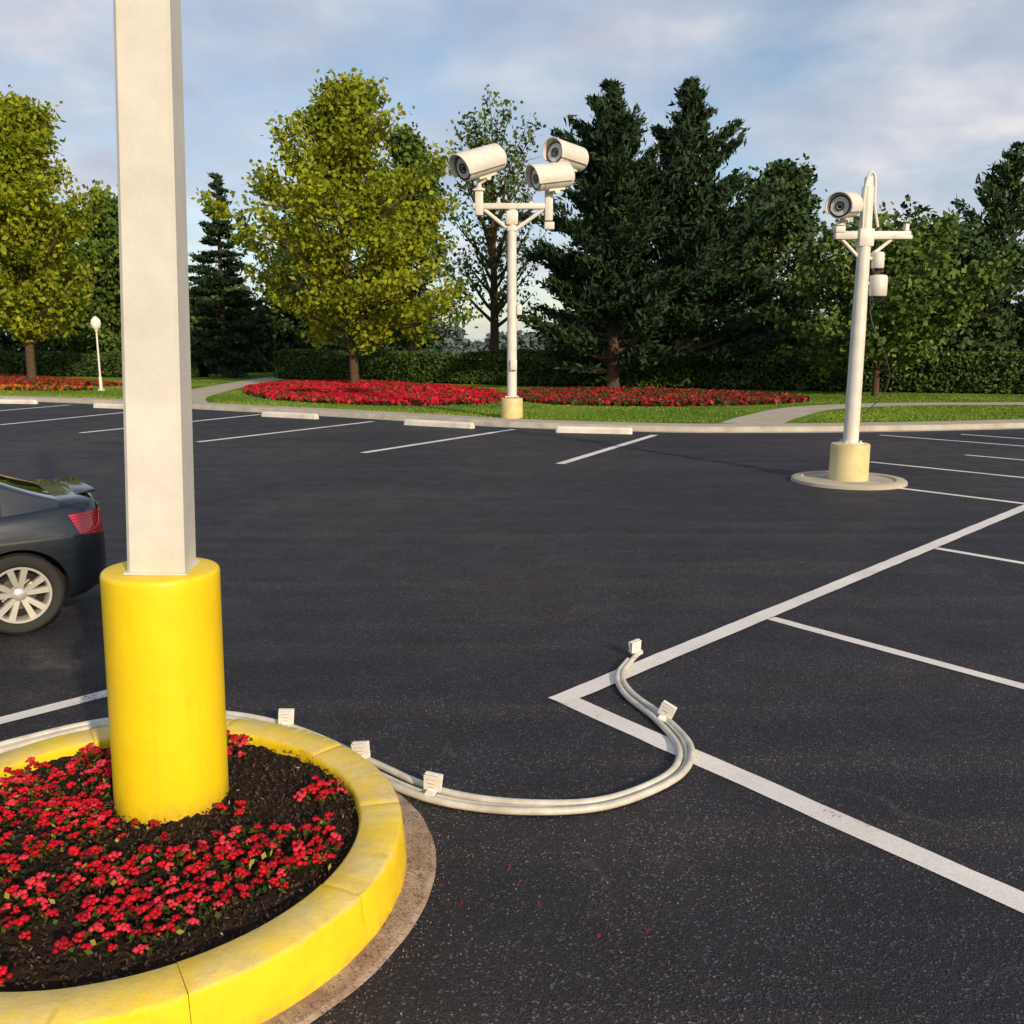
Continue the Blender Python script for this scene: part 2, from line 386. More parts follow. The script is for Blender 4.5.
# ------------------------------------------------------------------ ground sheets
def poly_sheet(name, pts, z, mat):
    bm = bmesh.new(); vs = [bm.verts.new((p[0], p[1], z)) for p in pts]
    f = bm.faces.new(vs)
    bm.normal_update()
    if f.normal.z < 0: f.normal_flip()
    bmesh.ops.triangulate(bm, faces=bm.faces[:])
    return bm_obj(name, bm, mat, None, False)
poly_sheet('ground', [(-1500, -1500), (1500, -1500), (1500, 1500), (-1500, 1500)], -0.03, M_GRASS)
poly_sheet('parking_lot_asphalt', [(-90, -60), (90, -60), (90, 60), (-90, 60)], 0.0, M_ASPH)
KERB = [(-90, 62), (-50, 50), (-33, 44), (-22.9, 39.9), (-15.5, 36.3), (-11.3, 33.6), (-7.5, 31.2), (-3.6, 28.5), (-0.1, 26.0), (3.4, 24.6), (6.0, 24.2), (9.8, 24.5), (14.5, 25.5), (24, 28.5), (45, 36), (90, 52)]
kc = catmull([(p[0], p[1], 0) for p in KERB], 6)
poly_sheet('lawn', [(p.x, p.y + 0.05) for p in kc] + [(400, 250), (400, 420), (-400, 420), (-400, 250)], 0.115, M_GRASS)
def ribbon_faces(bm, line, o0, o1, z0, z1, mi=0):
    prev = None
    for i, p in enumerate(line):
        d = (line[min(i + 1, len(line) - 1)] - line[max(i - 1, 0)]); d.z = 0; d.normalize(); n = Vector((-d.y, d.x, 0))
        a = bm.verts.new(Vector((p.x, p.y, 0)) + n * o0 + Vector((0, 0, z0))); b = bm.verts.new(Vector((p.x, p.y, 0)) + n * o1 + Vector((0, 0, z1)))
        if prev:
            f = bm.faces.new((prev[0], a, b, prev[1])); f.material_index = mi
        prev = (a, b)
bm = bmesh.new()
for (o0, z0, o1, z1) in [(0, 0.0, 0.02, 0.12), (0.02, 0.12, 0.045, 0.14), (0.045, 0.14, 0.20, 0.14), (0.20, 0.14, 0.205, 0.10)]:
    ribbon_faces(bm, kc, o0, o1, z0, z1)
ribbon_faces(bm, kc, -0.35, 0.0, 0.004, 0.006)
bm_obj('kerb', bm, M_CONC, None, False)
bm = bmesh.new()
ribbon_faces(bm, kc, 0.21, 1.3, 0.123, 0.123)
bm_obj('pavement', bm, M_PATH, None, False)
def ribbon(name, pts, w, z, mat, n=6):
    bm = bmesh.new(); ribbon_faces(bm, catmull([(p[0], p[1], 0) for p in pts], n), -w / 2, w / 2, z, z)
    return bm_obj(name, bm, mat, None, False)
PTH1 = [(-13.3, 35.6), (-14.8, 40), (-15.9, 47), (-17, 56), (-18, 70)]; PTH2 = [(6.8, 25.4), (8.2, 28.2), (11.0, 32.5), (15, 34.8), (21, 35.4), (34, 36.5), (60, 46)]
ribbon('footpath', PTH1, 2.2, 0.119, M_PATH)
ribbon('footpath', PTH2, 1.7, 0.1195, M_PATH)
n = 60000
kx = np.array([p.x for p in kc]); ky = np.array([p.y for p in kc])
gx = rng.uniform(-34, 36, n); gy0 = np.interp(gx, kx, ky); gy = gy0 + 1.6 + rng.uniform(0, 1, n) ** 1.6 * 24
def near_path(px, py, pts, w):
    L = catmull([(p[0], p[1], 0) for p in pts], 8); m = np.zeros(len(px), bool)
    for p in L: m |= (px - p.x) ** 2 + (py - p.y) ** 2 < w * w
    return m
bad = near_path(gx, gy, PTH1, 1.4) | near_path(gx, gy, PTH2, 1.15)
P = np.column_stack([gx, gy, np.full(n, .13)])[~bad]; n = len(P)
dd = unit(np.column_stack([rng.normal(0, .35, n), rng.normal(0, .35, n), np.ones(n)]))
m = np.clip(.5 + .4 * np.sin(P[:, 0] * .5 + P[:, 1] * .2) * np.sin(P[:, 1] * .6) + rng.normal(0, .12, n), 0, 1)[:, None]
quads_mesh('grass_tufts', leaf_quads(P, .065, .045, dd, .85, 0), np.array((.06, .13, .012)) * (1 - m) + np.array((.20, .27, .03)) * m, M_DLEAF)

# painted bay lines
bm = bmesh.new()
def line(p, q, w=0.11, z=0.004):
    p = Vector((p[0], p[1], z)); q = Vector((q[0], q[1], z)); d = (q - p).normalized(); n = Vector((-d.y, d.x, 0)) * w / 2
    L = (q - p).length; k = max(1, int(L / 0.15)); last = None
    for i in range(k + 1):
        c = p.lerp(q, i / k); j1 = n * (1 + random.uniform(-.05, .05)); j2 = n * (1 + random.uniform(-.05, .05))
        a, b = bm.verts.new(c + j1), bm.verts.new(c - j2)
        if last: bm.faces.new((last[0], last[1], b, a))
        last = (a, b)
AP = Vector((0.335, 5.38)); dA = Vector((0.7035, 0.7107)).normalized(); dB = Vector((0.63, -0.777)).normalized()
line(AP - dB * 0.075, AP + dB * 6.0, 0.15)
line(AP - dA * 0.074, AP + dA * 19.5, 0.15, 0.0075)
for s in (2.52, 6.25):
    p = AP + dA * s + dB * 0.08; line(p, p + dB * 5.4, 0.11)
for p in ((6.0, 14.5), (7.15, 17.6), (9.65, 18.8), (9.66, 23.3), (11.9, 23.5)):
    p = Vector(p); line(p, p + dB * 5.4, 0.12)
for a, b in [((0.94, 17.3), (3.75, 23.3)), ((-3.24, 19.2), (0.05, 25.0)), ((-7.63, 21.5), (-4.35, 27.8)), ((-11.64, 23.9), (-8.7, 30.9)), ((-15.3, 26.5), (-13.4, 33.6)), ((-19.6, 29.5), (-18.0, 36.3))]:
    line(a, b, 0.19)
line((-9.5, -1.2), (-2.55, 5.55), 0.12)
bm_obj('parking_bay_lines', bm, M_LINE, None, False)

for (a, b) in [((-21.6, 37.4), (-19.7, 37.0)), ((-16.2, 34.6), (-14.6, 33.9)), ((-8.4, 30.0), (-6.3, 28.8)), ((-3.2, 26.6), (-1.1, 25.3)), ((1.2, 24.1), (3.2, 23.6))]:
    a = Vector((*a, 0)); b = Vector((*b, 0)); d = (b - a); ang = math.atan2(d.y, d.x)
    bm = bmesh.new()
    L = d.length; prof = [(-0.10, 0), (-0.085, 0.12), (-0.05, 0.17), (0.05, 0.17), (0.085, 0.12), (0.10, 0)]
    rings = []
    for x, s in ((-L / 2, .72), (-L / 2 + .05, 1), (L / 2 - .05, 1), (L / 2, .72)):
        rings.append([bm.verts.new((x, y * s, z * s)) for y, z in prof])
    for r0, r1 in zip(rings, rings[1:]):
        for i in range(5): bm.faces.new((r0[i], r0[i + 1], r1[i + 1], r1[i]))
    bm.faces.new(rings[0]); bm.faces.new(rings[-1])
    for x in (-L * .32, L * .32): add_lathe(bm, (x, 0, .171), (0, 0, 1), [(0, .018), (.006, .018)], 10)
    bmesh.ops.recalc_face_normals(bm, faces=bm.faces[:])
    o = bm_obj('wheel_stop', bm, M_STOP, None, False); o.location = (a + b) / 2; o.rotation_euler = (0, 0, ang)

# ------------------------------------------------------------------ planter island
PC = Vector((-1.60, 3.40, 0))
def r_out(a):
    dg = math.degrees(a)
    d = (dg - 122 + 180) % 360 - 180; d2 = (dg - 0 + 180) % 360 - 180
    return 1.105 + 0.12 * math.exp(-(d / 50) ** 2) + 0.03 * math.exp(-(d2 / 50) ** 2)
pl = empty('raised_planter', (0, 0, 0))
bm = bmesh.new(); NS = 10
for s in range(NS):
    a0 = 2 * math.pi * s / NS + 0.0012 + rad(14); a1 = 2 * math.pi * (s + 1) / NS - 0.0012 + rad(14)
    rings = []; K = 40
    dz = random.uniform(-.003, .003); dr = random.uniform(-.003, .003)
    for k in range(K + 1):
        e = 0.005 if k in (0, K) else 0
        a = a0 + (a1 - a0) * k / K; R0 = r_out(a) + dr
        prof = [(R0 + .016, -0.02), (R0 + .012, 0.07), (R0 + .006 - e, 0.14), (R0 + .001 - e, 0.200 + dz), (R0 - .004 - e, 0.211 + dz), (R0 - .015, 0.218 + dz - e), (R0 - .09, 0.221 + dz - e), (R0 - .168, 0.220 + dz - e), (R0 - .180, 0.212 + dz), (R0 - .185, 0.19), (R0 - .19, 0.02)]
        jit = [.0035 * mnoise.noise(Vector((math.cos(a) * 9, math.sin(a) * 9, q * 1.1))) + .0024 * mnoise.noise(Vector((math.cos(a) * 38, math.sin(a) * 38, q * 2.1))) for q in range(len(prof))]
        rings.append([bm.verts.new((PC.x + (r + j) * math.cos(a), PC.y + (r + j) * math.sin(a), z + j)) for (r, z), j in zip(prof, jit)])
    for r0, r1 in zip(rings, rings[1:]):
        for i in range(len(prof) - 1): bm.faces.new((r0[i], r1[i], r1[i + 1], r0[i + 1]))
    bm.faces.new(rings[0]); bm.faces.new(list(reversed(rings[-1])))
bmesh.ops.recalc_face_normals(bm, faces=bm.faces[:])
bm_obj('kerb_ring', bm, M_KERBY, pl, True, 50)
bm = bmesh.new(); K = 220; rows = []
for k in range(K):
    a = 2 * math.pi * k / K; c = math.cos(a - rad(20)); ro = r_out(a) + 0.02 + 0.12 * max(0, 0.5 + 0.5 * c) + 0.006 * math.sin(5 * a) + .005 * mnoise.noise(Vector((math.cos(a) * 8, math.sin(a) * 8, 1)))
    rows.append([bm.verts.new((PC.x + r * math.cos(a), PC.y + r * math.sin(a), z)) for r, z in ((r_out(a) - .05, .014), (ro - .02, .012), (ro, .002))])
for k in range(K):
    r0, r1 = rows[k], rows[(k + 1) % K]
    for i in range(2): bm.faces.new((r0[i], r0[i + 1], r1[i + 1], r1[i]))
bm_obj('gutter', bm, M_GUT, pl, False)
bm = bmesh.new(); rows = []; NR = 70; NA = 200
for i in range(NR + 1):
    row = []
    for k in range(NA):
        a = 2 * math.pi * k / NA; rr = (r_out(a) - 0.178) * (i / NR); x = PC.x + rr * math.cos(a); y = PC.y + rr * math.sin(a)
        z = 0.165 + 0.035 * (1 - (i / NR) ** 2) + 0.022 * mnoise.noise(Vector((x * 9, y * 9, 0))) + 0.020 * mnoise.noise(Vector((x * 28, y * 28, 3))) + 0.014 * mnoise.noise(Vector((x * 75, y * 75, 7)))
        row.append(bm.verts.new((x, y, z)))
        if i == 0: break
    rows.append(row)
for i in range(NR):
    for k in range(NA):
        if i == 0: bm.faces.new((rows[0][0], rows[1][k], rows[1][(k + 1) % NA]))
        else: bm.faces.new((rows[i][k], rows[i + 1][k], rows[i + 1][(k + 1) % NA], rows[i][(k + 1) % NA]))
bm_obj('soil', bm, M_SOIL, pl, True, 180)
n = 7000
a = rng.uniform(0, 2 * np.pi, n); q = np.sqrt(rng.uniform(0, 1, n)); rr = q * 0.95
P = np.stack([PC.x + rr * np.cos(a), PC.y + rr * np.sin(a), 0.180 + 0.035 * (1 - q ** 2) + rng.uniform(-.004, .014, n)], 1)
V = leaf_quads(P, 0.022, 0.009, None, 0, 2.0)
t = rng.random((n, 1)); C = np.array([0.02, .012, .008]) * (1 - t) + np.array([.085, .05, .03]) * t
C[rng.random(n) < .03] = (0.25, .2, .14)
quads_mesh('mulch_chips', V, C, M_NEEDLE, pl)
# grit and washed-out soil lying round the planter, plus a few dropped petals
n = 2600
a = rng.normal(rad(0), .9, n); rr = 1.15 + np.abs(rng.normal(0, .10, n)) + (rng.random(n) < .25) * rng.uniform(0, 1.2, n)
P = np.stack([PC.x + rr * np.cos(a), PC.y + rr * np.sin(a), np.where(rr < 1.27, .017, .006)], 1)
t = rng.random((n, 1)); C = np.array([.03, .022, .018]) * (1 - t) + np.array([.30, .24, .19]) * t
quads_mesh('loose_grit', leaf_quads(P, 0.008, 0.006, None, 0, 3.0), C, M_NEEDLE)
n = 22
P = np.stack([rng.uniform(-.5, .6, n), rng.uniform(2.9, 4.2, n), np.full(n, .008)], 1)
P = P[(P[:, 0] - PC.x) ** 2 + (P[:, 1] - PC.y) ** 2 > 1.3 ** 2]
quads_mesh('fallen_petals', leaf_quads(P, 0.020, 0.014, None, 0, 3.0), np.tile(np.array([.42, .01, .03]), (len(P), 1)), M_PETAL)

ico = bmesh.new(); bmesh.ops.create_icosphere(ico, subdivisions=2, radius=1.0)
icoV = np.array([v.co[:] for v in ico.verts]); icoF = np.array([[v.index for v in f.verts] for f in ico.faces]); ico.free()
def flower_bed_mesh(name, pts):
    Vs, Cs, Fs = [], [], []; base = 0
    LP, LC = [], []
    for (x, y, z, s) in pts:
        nb = random.randint(5, 8)
        hue = random.random()
        if hue < .6: c = np.array([0.54, 0.008, 0.022])
        elif hue < .86: c = np.array([0.68, 0.040, 0.075])
        else: c = np.array([0.30, 0.004, 0.018])
        ph = random.uniform(0, 6); tiltv = rng.normal(0, .25, 2)
        for b in range(nb):
            rr = math.sqrt(b / nb) * random.uniform(.75, 1.0); an = ph + b * 2.4
            o = np.array([math.cos(an) * rr, math.sin(an) * rr, .6 * (1 - rr * rr) + random.uniform(-.1, .15)]); sc = random.uniform(.36, .58)
            o[2] += o[0] * tiltv[0] + o[1] * tiltv[1]
            rotd = rng.normal(size=3); rotd /= np.linalg.norm(rotd)
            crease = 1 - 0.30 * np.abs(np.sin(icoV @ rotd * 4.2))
            v = (icoV * crease[:, None] * np.array([1, 1, .78]) * sc + o) * s + np.array([x, y, z + s * .4])
            Vs.append(v); Fs.append(icoF + base); base += len(v)
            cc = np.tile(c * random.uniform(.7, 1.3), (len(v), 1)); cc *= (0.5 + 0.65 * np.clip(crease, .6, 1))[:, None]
            Cs.append(cc)
        for l in range(5):
            an = random.uniform(0, 6.28); d = s * random.uniform(.8, 1.6)
            LP.append((x + math.cos(an) * d, y + math.sin(an) * d, z + random.uniform(-.5, .4) * s))
            k = random.random(); LC.append((0.03 + .07 * k, .055 + .08 * k, .012) if random.random() < .88 else (0.42, .36, .07))
    V = np.concatenate(Vs); F = np.concatenate(Fs); C = np.concatenate(Cs)
    me = bpy.data.meshes.new('blooms'); me.vertices.add(len(V)); me.vertices.foreach_set('co', V.reshape(-1).astype(np.float32))
    me.loops.add(F.size); me.loops.foreach_set('vertex_index', F.reshape(-1).astype(np.int32))
    me.polygons.add(len(F)); me.polygons.foreach_set('loop_start', np.arange(0, F.size, 3, dtype=np.int32)); me.polygons.foreach_set('loop_total', np.full(len(F), 3, dtype=np.int32))
    me.update(calc_edges=True)
    ca = me.color_attributes.new('Col', 'FLOAT_COLOR', 'POINT'); cc = np.ones((len(V), 4), np.float32); cc[:, :3] = C; ca.data.foreach_set('color', cc.reshape(-1))
    me.polygons.foreach_set('use_smooth', [True] * len(me.polygons)); me.materials.append(M_PETAL)
    root = empty(name); o = bpy.data.objects.new('blooms', me); COL.objects.link(o); o.parent = root
    quads_mesh('flower_leaves', leaf_quads(np.array(LP), 0.030, 0.018, None, 0, 1.2), np.array(LC), M_LEAF, root)
    return root
pts = []; tries = 0
while len(pts) < 520 and tries < 60000:
    tries += 1
    a = random.uniform(0, 2 * math.pi); q = math.sqrt(random.random()); x = PC.x + q * 1.0 * math.cos(a); y = PC.y + q * 1.0 * math.sin(a)
    if q * 1.0 > r_out(a) - .225: continue
    if math.hypot(x + 1.53, y - 3.77) < .31: continue
    dens = 0.95
    dens *= min(1, max(0.02, (math.hypot(x + 1.25, y - 3.62) - .25) / .12))
    dens *= min(1, max(0.02, (math.hypot(x + 1.12, y - 4.05) - .24) / .10))
    dens *= min(1, max(0.10, (math.hypot(x + 1.62, y - 3.32) - .11) / .10))
    am = (math.degrees(a) + 360) % 360
    if 250 < am < 335: dens *= max(0.04, min(1, (0.82 - q) / .10))
    dens *= min(1, max(.03, 0.60 + 2.6 * mnoise.noise(Vector((x * 4.6, y * 4.6, 2)))))
    if random.random() > dens: continue
    s = random.uniform(.016, .029)
    if any((x - p[0]) ** 2 + (y - p[1]) ** 2 < (0.78 * (s + p[3])) ** 2 for p in pts): continue
    pts.append((x, y, 0.188 + .03 * (1 - q * q) + random.uniform(-.005, .035), s))
flower_bed_mesh('red_flower_bed', pts)

# bollard base + front pole
BX, BY = -1.545, 3.74
bm = bmesh.new()
add_lathe(bm, (0, 0, -.1), (0, 0, 1), [(0, .243), (.06, .244), (.5, .243), (1.125, .2425), (1.168, .243), (1.180, .2405), (1.187, .235), (1.190, .226), (1.191, .15)], 96)
o = bm_obj('yellow_bollard_base', bm, M_YEL, None, True, 50); o.location = (BX, BY, 0.18); o.rotation_euler = (0, rad(1.2), 0)
lp = empty('light_pole', (BX + .030, BY, 1.25)); lp.rotation_euler = (rad(0.3), rad(2.7), rad(0))
bm = bmesh.new()
w0, w1, Hh = .117, .078, 6.4; ch = .014; rings = []
for z, w in ((-.02, w0), (Hh, w1)):
    c = [(w, -w + ch), (w, w - ch), (w - ch, w), (-w + ch, w), (-w, w - ch), (-w, -w + ch), (-w + ch, -w), (w - ch, -w)]
    rings.append([bm.verts.new((x, y, z)) for x, y in c])
for i in range(8): bm.faces.new((rings[0][i], rings[0][(i + 1) % 8], rings[1][(i + 1) % 8], rings[1][i]))
bm.faces.new(rings[1]); bmesh.ops.recalc_face_normals(bm, faces=bm.faces[:])
sh = bm_obj('shaft', bm, M_POLE, lp, False); sh.rotation_euler = (0, 0, rad(7))
bm = bmesh.new(); add_box(bm, (0, 0, .025), (.255, .255, .010), None, .003)
o = bm_obj('collar', bm, M_POLE, lp, False); o.rotation_euler = (0, 0, rad(7))
bm = bmesh.new(); add_tube(bm, (0, 0, 6.35), (1.0, .3, 6.75), .04); add_box(bm, (1.35, .4, 6.8), (.75, .32, .12), Matrix.Rotation(rad(16), 3, 'Z'), .04)
bm_obj('luminaire', bm, M_POLE, lp)

# ------------------------------------------------------------------ cables
cab = empty('ground_cables')
cp = [(-4.6, 2.6), (-3.5, 3.9), (-2.85, 4.62), (-2.42, 4.95), (-1.95, 5.07), (-1.72, 5.05), (-1.29, 4.84), (-0.75, 4.38), (-0.36, 4.08), (0.14, 3.97), (0.53, 4.05), (0.86, 4.32), (0.97, 4.65), (0.90, 5.05), (0.77, 5.42), (0.75, 5.72), (0.83, 5.98), (0.93, 6.22)]
line_c = catmull([(p[0], p[1], 0) for p in cp], 10)
for ci, (off, rr, zz) in enumerate([(-.038, .019, .023), (0.038, .019, .023), (0.0, .012, .016)]):
    pts3 = []
    for i, p in enumerate(line_c):
        d = (line_c[min(i + 1, len(line_c) - 1)] - line_c[max(i - 1, 0)]).normalized(); nn = Vector((-d.y, d.x, 0))
        t = i / len(line_c)
        o_ = off * (1 + .35 * math.sin(t * 17 + ci)) + (0.05 * math.sin((t - .7) * 10) if ci == 0 and t > .7 else 0)
        q = p + nn * o_; q.z = zz + .0015 * math.sin(i * .5)
        pts3.append(q)
    if ci == 1: pts3 = pts3[:-8]
    bm = bmesh.new(); add_path_tube(bm, pts3, [rr] * len(pts3), 12)
    bm_obj('cable_%d' % (ci + 1), bm, M_CABLE, cab, True, 60)
for (x, y, az, tl) in [(-1.33, 4.90, 10, 4), (-0.80, 4.46, -12, -8), (-0.40, 4.10, -15, 5), (0.90, 5.02, -30, 22), (0.90, 6.16, 35, -6)]:
    bm = bmesh.new()
    add_box(bm, (0, -.014, .085), (.088, .004, .085), Matrix.Rotation(rad(9), 3, 'X'), .0, 0)
    add_box(bm, (0, .014, .085), (.088, .004, .085), Matrix.Rotation(rad(-9), 3, 'X'), .0, 0)
    add_box(bm, (0, 0, .128), (.088, .020, .006), None, .002, 0)
    add_box(bm, (0, 0, .042), (.05, .11, .012), None, .004, 0)
    for k in range(3): add_box(bm, (-.008 + .006 * k, -.0195 + (-.0028 + .0028 * (2 - k)) * 1.0 - .0015, .105 - .018 * k), (.05 - .014 * k, .002, .004), Matrix.Rotation(rad(9), 3, 'X'), 0, 1)
    o = bm_obj('cable_tag', bm, [M_TAG, M_INK], None, False); o.location = (x, y, 0); o.rotation_euler = (0, rad(tl), rad(az))

# ------------------------------------------------------------------ security cameras
def cctv(name, c, d, L, D, mount=None):
    root = empty(name, c); x, y, z = frame(d)
    R = Matrix((x, y, z)).transposed(); root.rotation_euler = R.to_euler()
    r = D / 2
    bm = bmesh.new()
    add_lathe(bm, (0, 0, -L / 2), (0, 0, 1), [(0, r * .45), (L * .02, r * .72), (L * .06, r * .86), (L * .12, r * .93), (L * .3, r * .95), (L * .78, r * .95), (L * .80, r * .90), (L * .82, r * .90), (L * .83, r * .96), (L * .90, r * .96), (L * .915, r * .92)], 40, 0, True, .98)
    rows = []; seg = 22
    for zz, rr in ((-L * .40, r * 1.0), (-L * .38, r * 1.06), (L * .40, r * 1.08), (L * .50, r * 1.08), (L * .50, r * 1.02), (L * .38, r * 1.0)):
        row = []
        for k in range(seg + 1):
            a = rad(-28 + 236 * k / seg)
            row.append(bm.verts.new((rr * math.cos(a), rr * math.sin(a), zz + (0.05 * L * (math.sin(a)) if zz > L * .45 else 0))))
        rows.append(row)
    for a_, b_ in zip(rows, rows[1:]):
        for k in range(seg): bm.faces.new((a_[k], a_[k + 1], b_[k + 1], b_[k]))
    add_box(bm, (0, -r * .98, -L * .05), (r * .55, r * .22, L * .42), None, r * .05)
    bmesh.ops.recalc_face_normals(bm, faces=bm.faces[:])
    bm_obj('housing', bm, M_WHITE, root, True, 35)
    bm = bmesh.new()
    add_lathe(bm, (0, 0, L * .40), (0, 0, 1), [(0, r * .86), (L * .022, r * .86), (L * .022, r * .74), (0.005, r * .70)], 36, 0, False)
    add_lathe(bm, (0, 0, L * .385), (0, 0, 1), [(0, r * .72), (L * .012, r * .72)], 36, 1)
    add_lathe(bm, (0, 0, L * .39), (0, 0, 1), [(0, r * .36), (L * .045, r * .36), (L * .045, r * .27), (L * .03, r * .24)], 30, 0, False)
    add_lathe(bm, (0, 0, L * .395), (0, 0, 1), [(0, r * .25), (L * .02, r * .2), (L * .028, r * .08)], 24, 1)
    bm_obj('lens', bm, [M_BLK, M_LENS], root, True, 40)
    if mount is not None:
        Mi = (Matrix.Translation(Vector(c)) @ R.to_4x4()).inverted()
        m = Mi @ Vector(mount); top = Vector((0, -r * 1.05, -L * .05)); up = Mi.to_3x3() @ Vector((0, 0, 1))
        bm = bmesh.new()
        knee = m + up * max(0.05, (top - m).dot(up) * .55)
        add_lathe(bm, m, up, [(0, r * .42), (r * .15, r * .42), (r * .2, r * .25)], 20)
        add_path_tube(bm, [m, knee, (knee + top) / 2, top], [r * .2, r * .2, r * .22, r * .24], 12)
        add_lathe(bm, top - up.cross(Vector((0, 0, 1))).normalized() * r * .26, up.cross(Vector((0, 0, 1))), [(0, r * .24), (r * .52, r * .24)], 18)
        bm_obj('bracket', bm, M_WHITE, root, True, 45)
    return root
def drum(bm, x, y, r, h, mi=0):
    add_lathe(bm, (x, y, 0), (0, 0, 1), [(0, r * 1.04), (.03, r * 1.04), (.04, r), (h - .03, r * .98), (h - .01, r * .96), (h, r * .88)], 40, mi)
X0, Y0 = 0.0, 27.7
p1 = empty('security_camera_pole')
bm = bmesh.new(); drum(bm, X0, Y0, .34, .74); bm_obj('painted_footing', bm, M_CREAM, p1, True, 40)
bm = bmesh.new()
add_lathe(bm, (X0, Y0, .70), (0, 0, 1), [(0, .26), (.03, .26), (.04, .15), (3.0, .145), (5.2, .135), (5.62, .135)], 20)
add_box(bm, (X0, Y0, .78), (.42, .42, .03))
add_box(bm, (X0, Y0, 6.42), (2.35, .2, .17), None, .03)
add_box(bm, (X0, Y0, 6.08), (.36, .30, .40), None, .04)
add_box(bm, (X0, Y0, 5.76), (.28, .28, .14), None, .02)
add_tube(bm, (X0 - .1, Y0, 5.75), (-.85, Y0, 6.34), .06); add_tube(bm, (X0 + .1, Y0, 5.75), (.95, Y0, 6.34), .06)
for x_, z0_, z1_ in ((-.98, 6.15, 6.85), (1.1, 6.0, 6.95)):
    add_box(bm, (x_, Y0, (z0_ + z1_) / 2), (.24, .24, z1_ - z0_), None, .03)
    add_box(bm, (x_, Y0, z1_ + .02), (.36, .34, .05), None, .015)
add_box(bm, (1.12, Y0, 5.86), (.30, .2, .22), None, .03)
add_tube(bm, (.55, Y0, 6.5), (.55, Y0, 6.72), .07); add_tube(bm, (-.4, Y0, 6.5), (-.4, Y0, 6.66), .05)
bm_obj('mast_and_crossarm', bm, M_WHITE, p1, True, 40)
bm = bmesh.new(); add_box(bm, (X0 + .05, Y0 - .2, 1.75), (.2, .12, .32), None, .02); add_box(bm, (X0 + .22, Y0 - .02, 3.4), (.16, .2, .3), None, .02)
bm_obj('junction_box', bm, M_WHITE, p1, True, 40)
cctv('security_camera', (-.92, Y0 - .15, 7.62), (-.72, -.58, -.32), 1.65, .80, (-.98, Y0, 6.87))
cctv('security_camera', (1.66, Y0 + .25, 7.88), (-.66, -.70, .05), 1.40, .72, (1.25, Y0 + .1, 6.97))
cctv('security_camera', (1.18, Y0 - .30, 7.20), (-.86, -.40, -.16), 1.30, .74, (1.05, Y0, 6.97))
X1, Y1 = 5.70, 14.9
p2 = empty('security_camera_pole')
bm = bmesh.new(); drum(bm, X1, Y1, .32, .66); bm_obj('painted_footing', bm, M_CREAM, p2, True, 40)
bm = bmesh.new()
add_lathe(bm, (X1, Y1, .62), (0, 0, 1), [(0, .22), (.05, .22), (.06, .125), (2.0, .115), (3.9, .095), (4.15, .09)], 20)
for k in range(4):
    add_lathe(bm, (X1 + .17 * math.cos(k * 1.571 + .78), Y1 + .17 * math.sin(k * 1.571 + .78), .67), (0, 0, 1), [(0, .018), (.04, .018)], 6)
add_box(bm, (X1 + .12, Y1, 4.02), (1.22, .12, .13), None, .02)
add_box(bm, (X1 + .60, Y1, 3.99), (.30, .14, .07), None, .015)
add_box(bm, (X1 + .66, Y1, 4.10), (.07, .1, .2), None, .015)
add_box(bm, (X1 - .42, Y1, 4.11), (.16, .16, .1), None, .015)
add_box(bm, (X1, Y1, 3.98), (.24, .22, .28), None, .02)
add_tube(bm, (X1 - .05, Y1, 3.65), (X1 - .38, Y1, 3.97), .03); add_tube(bm, (X1 + .05, Y1, 3.65), (X1 + .45, Y1, 3.97), .03)
add_box(bm, (X1 + .0, Y1, 4.5), (.11, .11, .85), None, .02)
hook = catmull([(X1 - .06, Y1 - .06, 4.1), (X1 - .07, Y1 - .06, 4.6), (X1 - .03, Y1 - .05, 4.92), (X1 + .05, Y1 - .04, 4.98), (X1 + .10, Y1 - .03, 4.85), (X1 + .12, Y1 - .02, 4.5), (X1 + .2, Y1, 4.15)], 5)
add_path_tube(bm, hook, [.022] * len(hook), 10)
bm_obj('mast_and_crossarm', bm, M_WHITE, p2, True, 40)
bm = bmesh.new()
wr = catmull([(X1 + .12, Y1 - .09, 3.1), (X1 + .16, Y1 - .1, 2.7), (X1 + .38, Y1 - .12, 2.2), (X1 + .52, Y1 - .12, 1.8), (X1 + .42, Y1 - .12, 1.45), (X1 + .14, Y1 - .1, 1.15)], 8)
add_path_tube(bm, wr, [.008] * len(wr), 6)
bm_obj('loose_wire', bm, M_BLK, p2, True, 60)
cctv('security_camera', (X1 - .38, Y1 - .10, 4.46), (-.62, -.76, -.12), .60, .40, (X1 - .42, Y1, 4.17))
def dome(name, c, r, h):
    root = empty(name, c); bm = bmesh.new()
    add_lathe(bm, (0, 0, 0), (0, 0, 1), [(0, r * .9), (.02, r), (h - .04, r), (h - .01, r * .85), (h, r * .5)], 28)
    add_tube(bm, (0, 0, h * .6), (-.24, 0, h * .6), .03)
    bm_obj('housing', bm, M_WHITE, root, True, 40)
    bm = bmesh.new(); add_lathe(bm, (0, 0, 0.005), (0, 0, -1), [(0, r * .86), (.03, r * .84), (.07, r * .6), (.085, r * .25)], 24)
    bm_obj('dome_lens', bm, M_LENS, root, True, 60)
dome('dome_camera', (X1 + .22, Y1 - .05, 3.50), .10, .26)
dome('dome_camera', (X1 + .25, Y1 - .05, 3.06), .145, .34)
isl = empty('pole_island')
bm = bmesh.new()
add_lathe(bm, (X1, Y1, 0), (0, 0, 1), [(0, .93), (.05, .925), (.07, .90), (.072, .76), (.055, .745), (.03, .74)], 64, 0, False)
bm_obj('concrete_rim', bm, M_PATH, isl, True, 40)
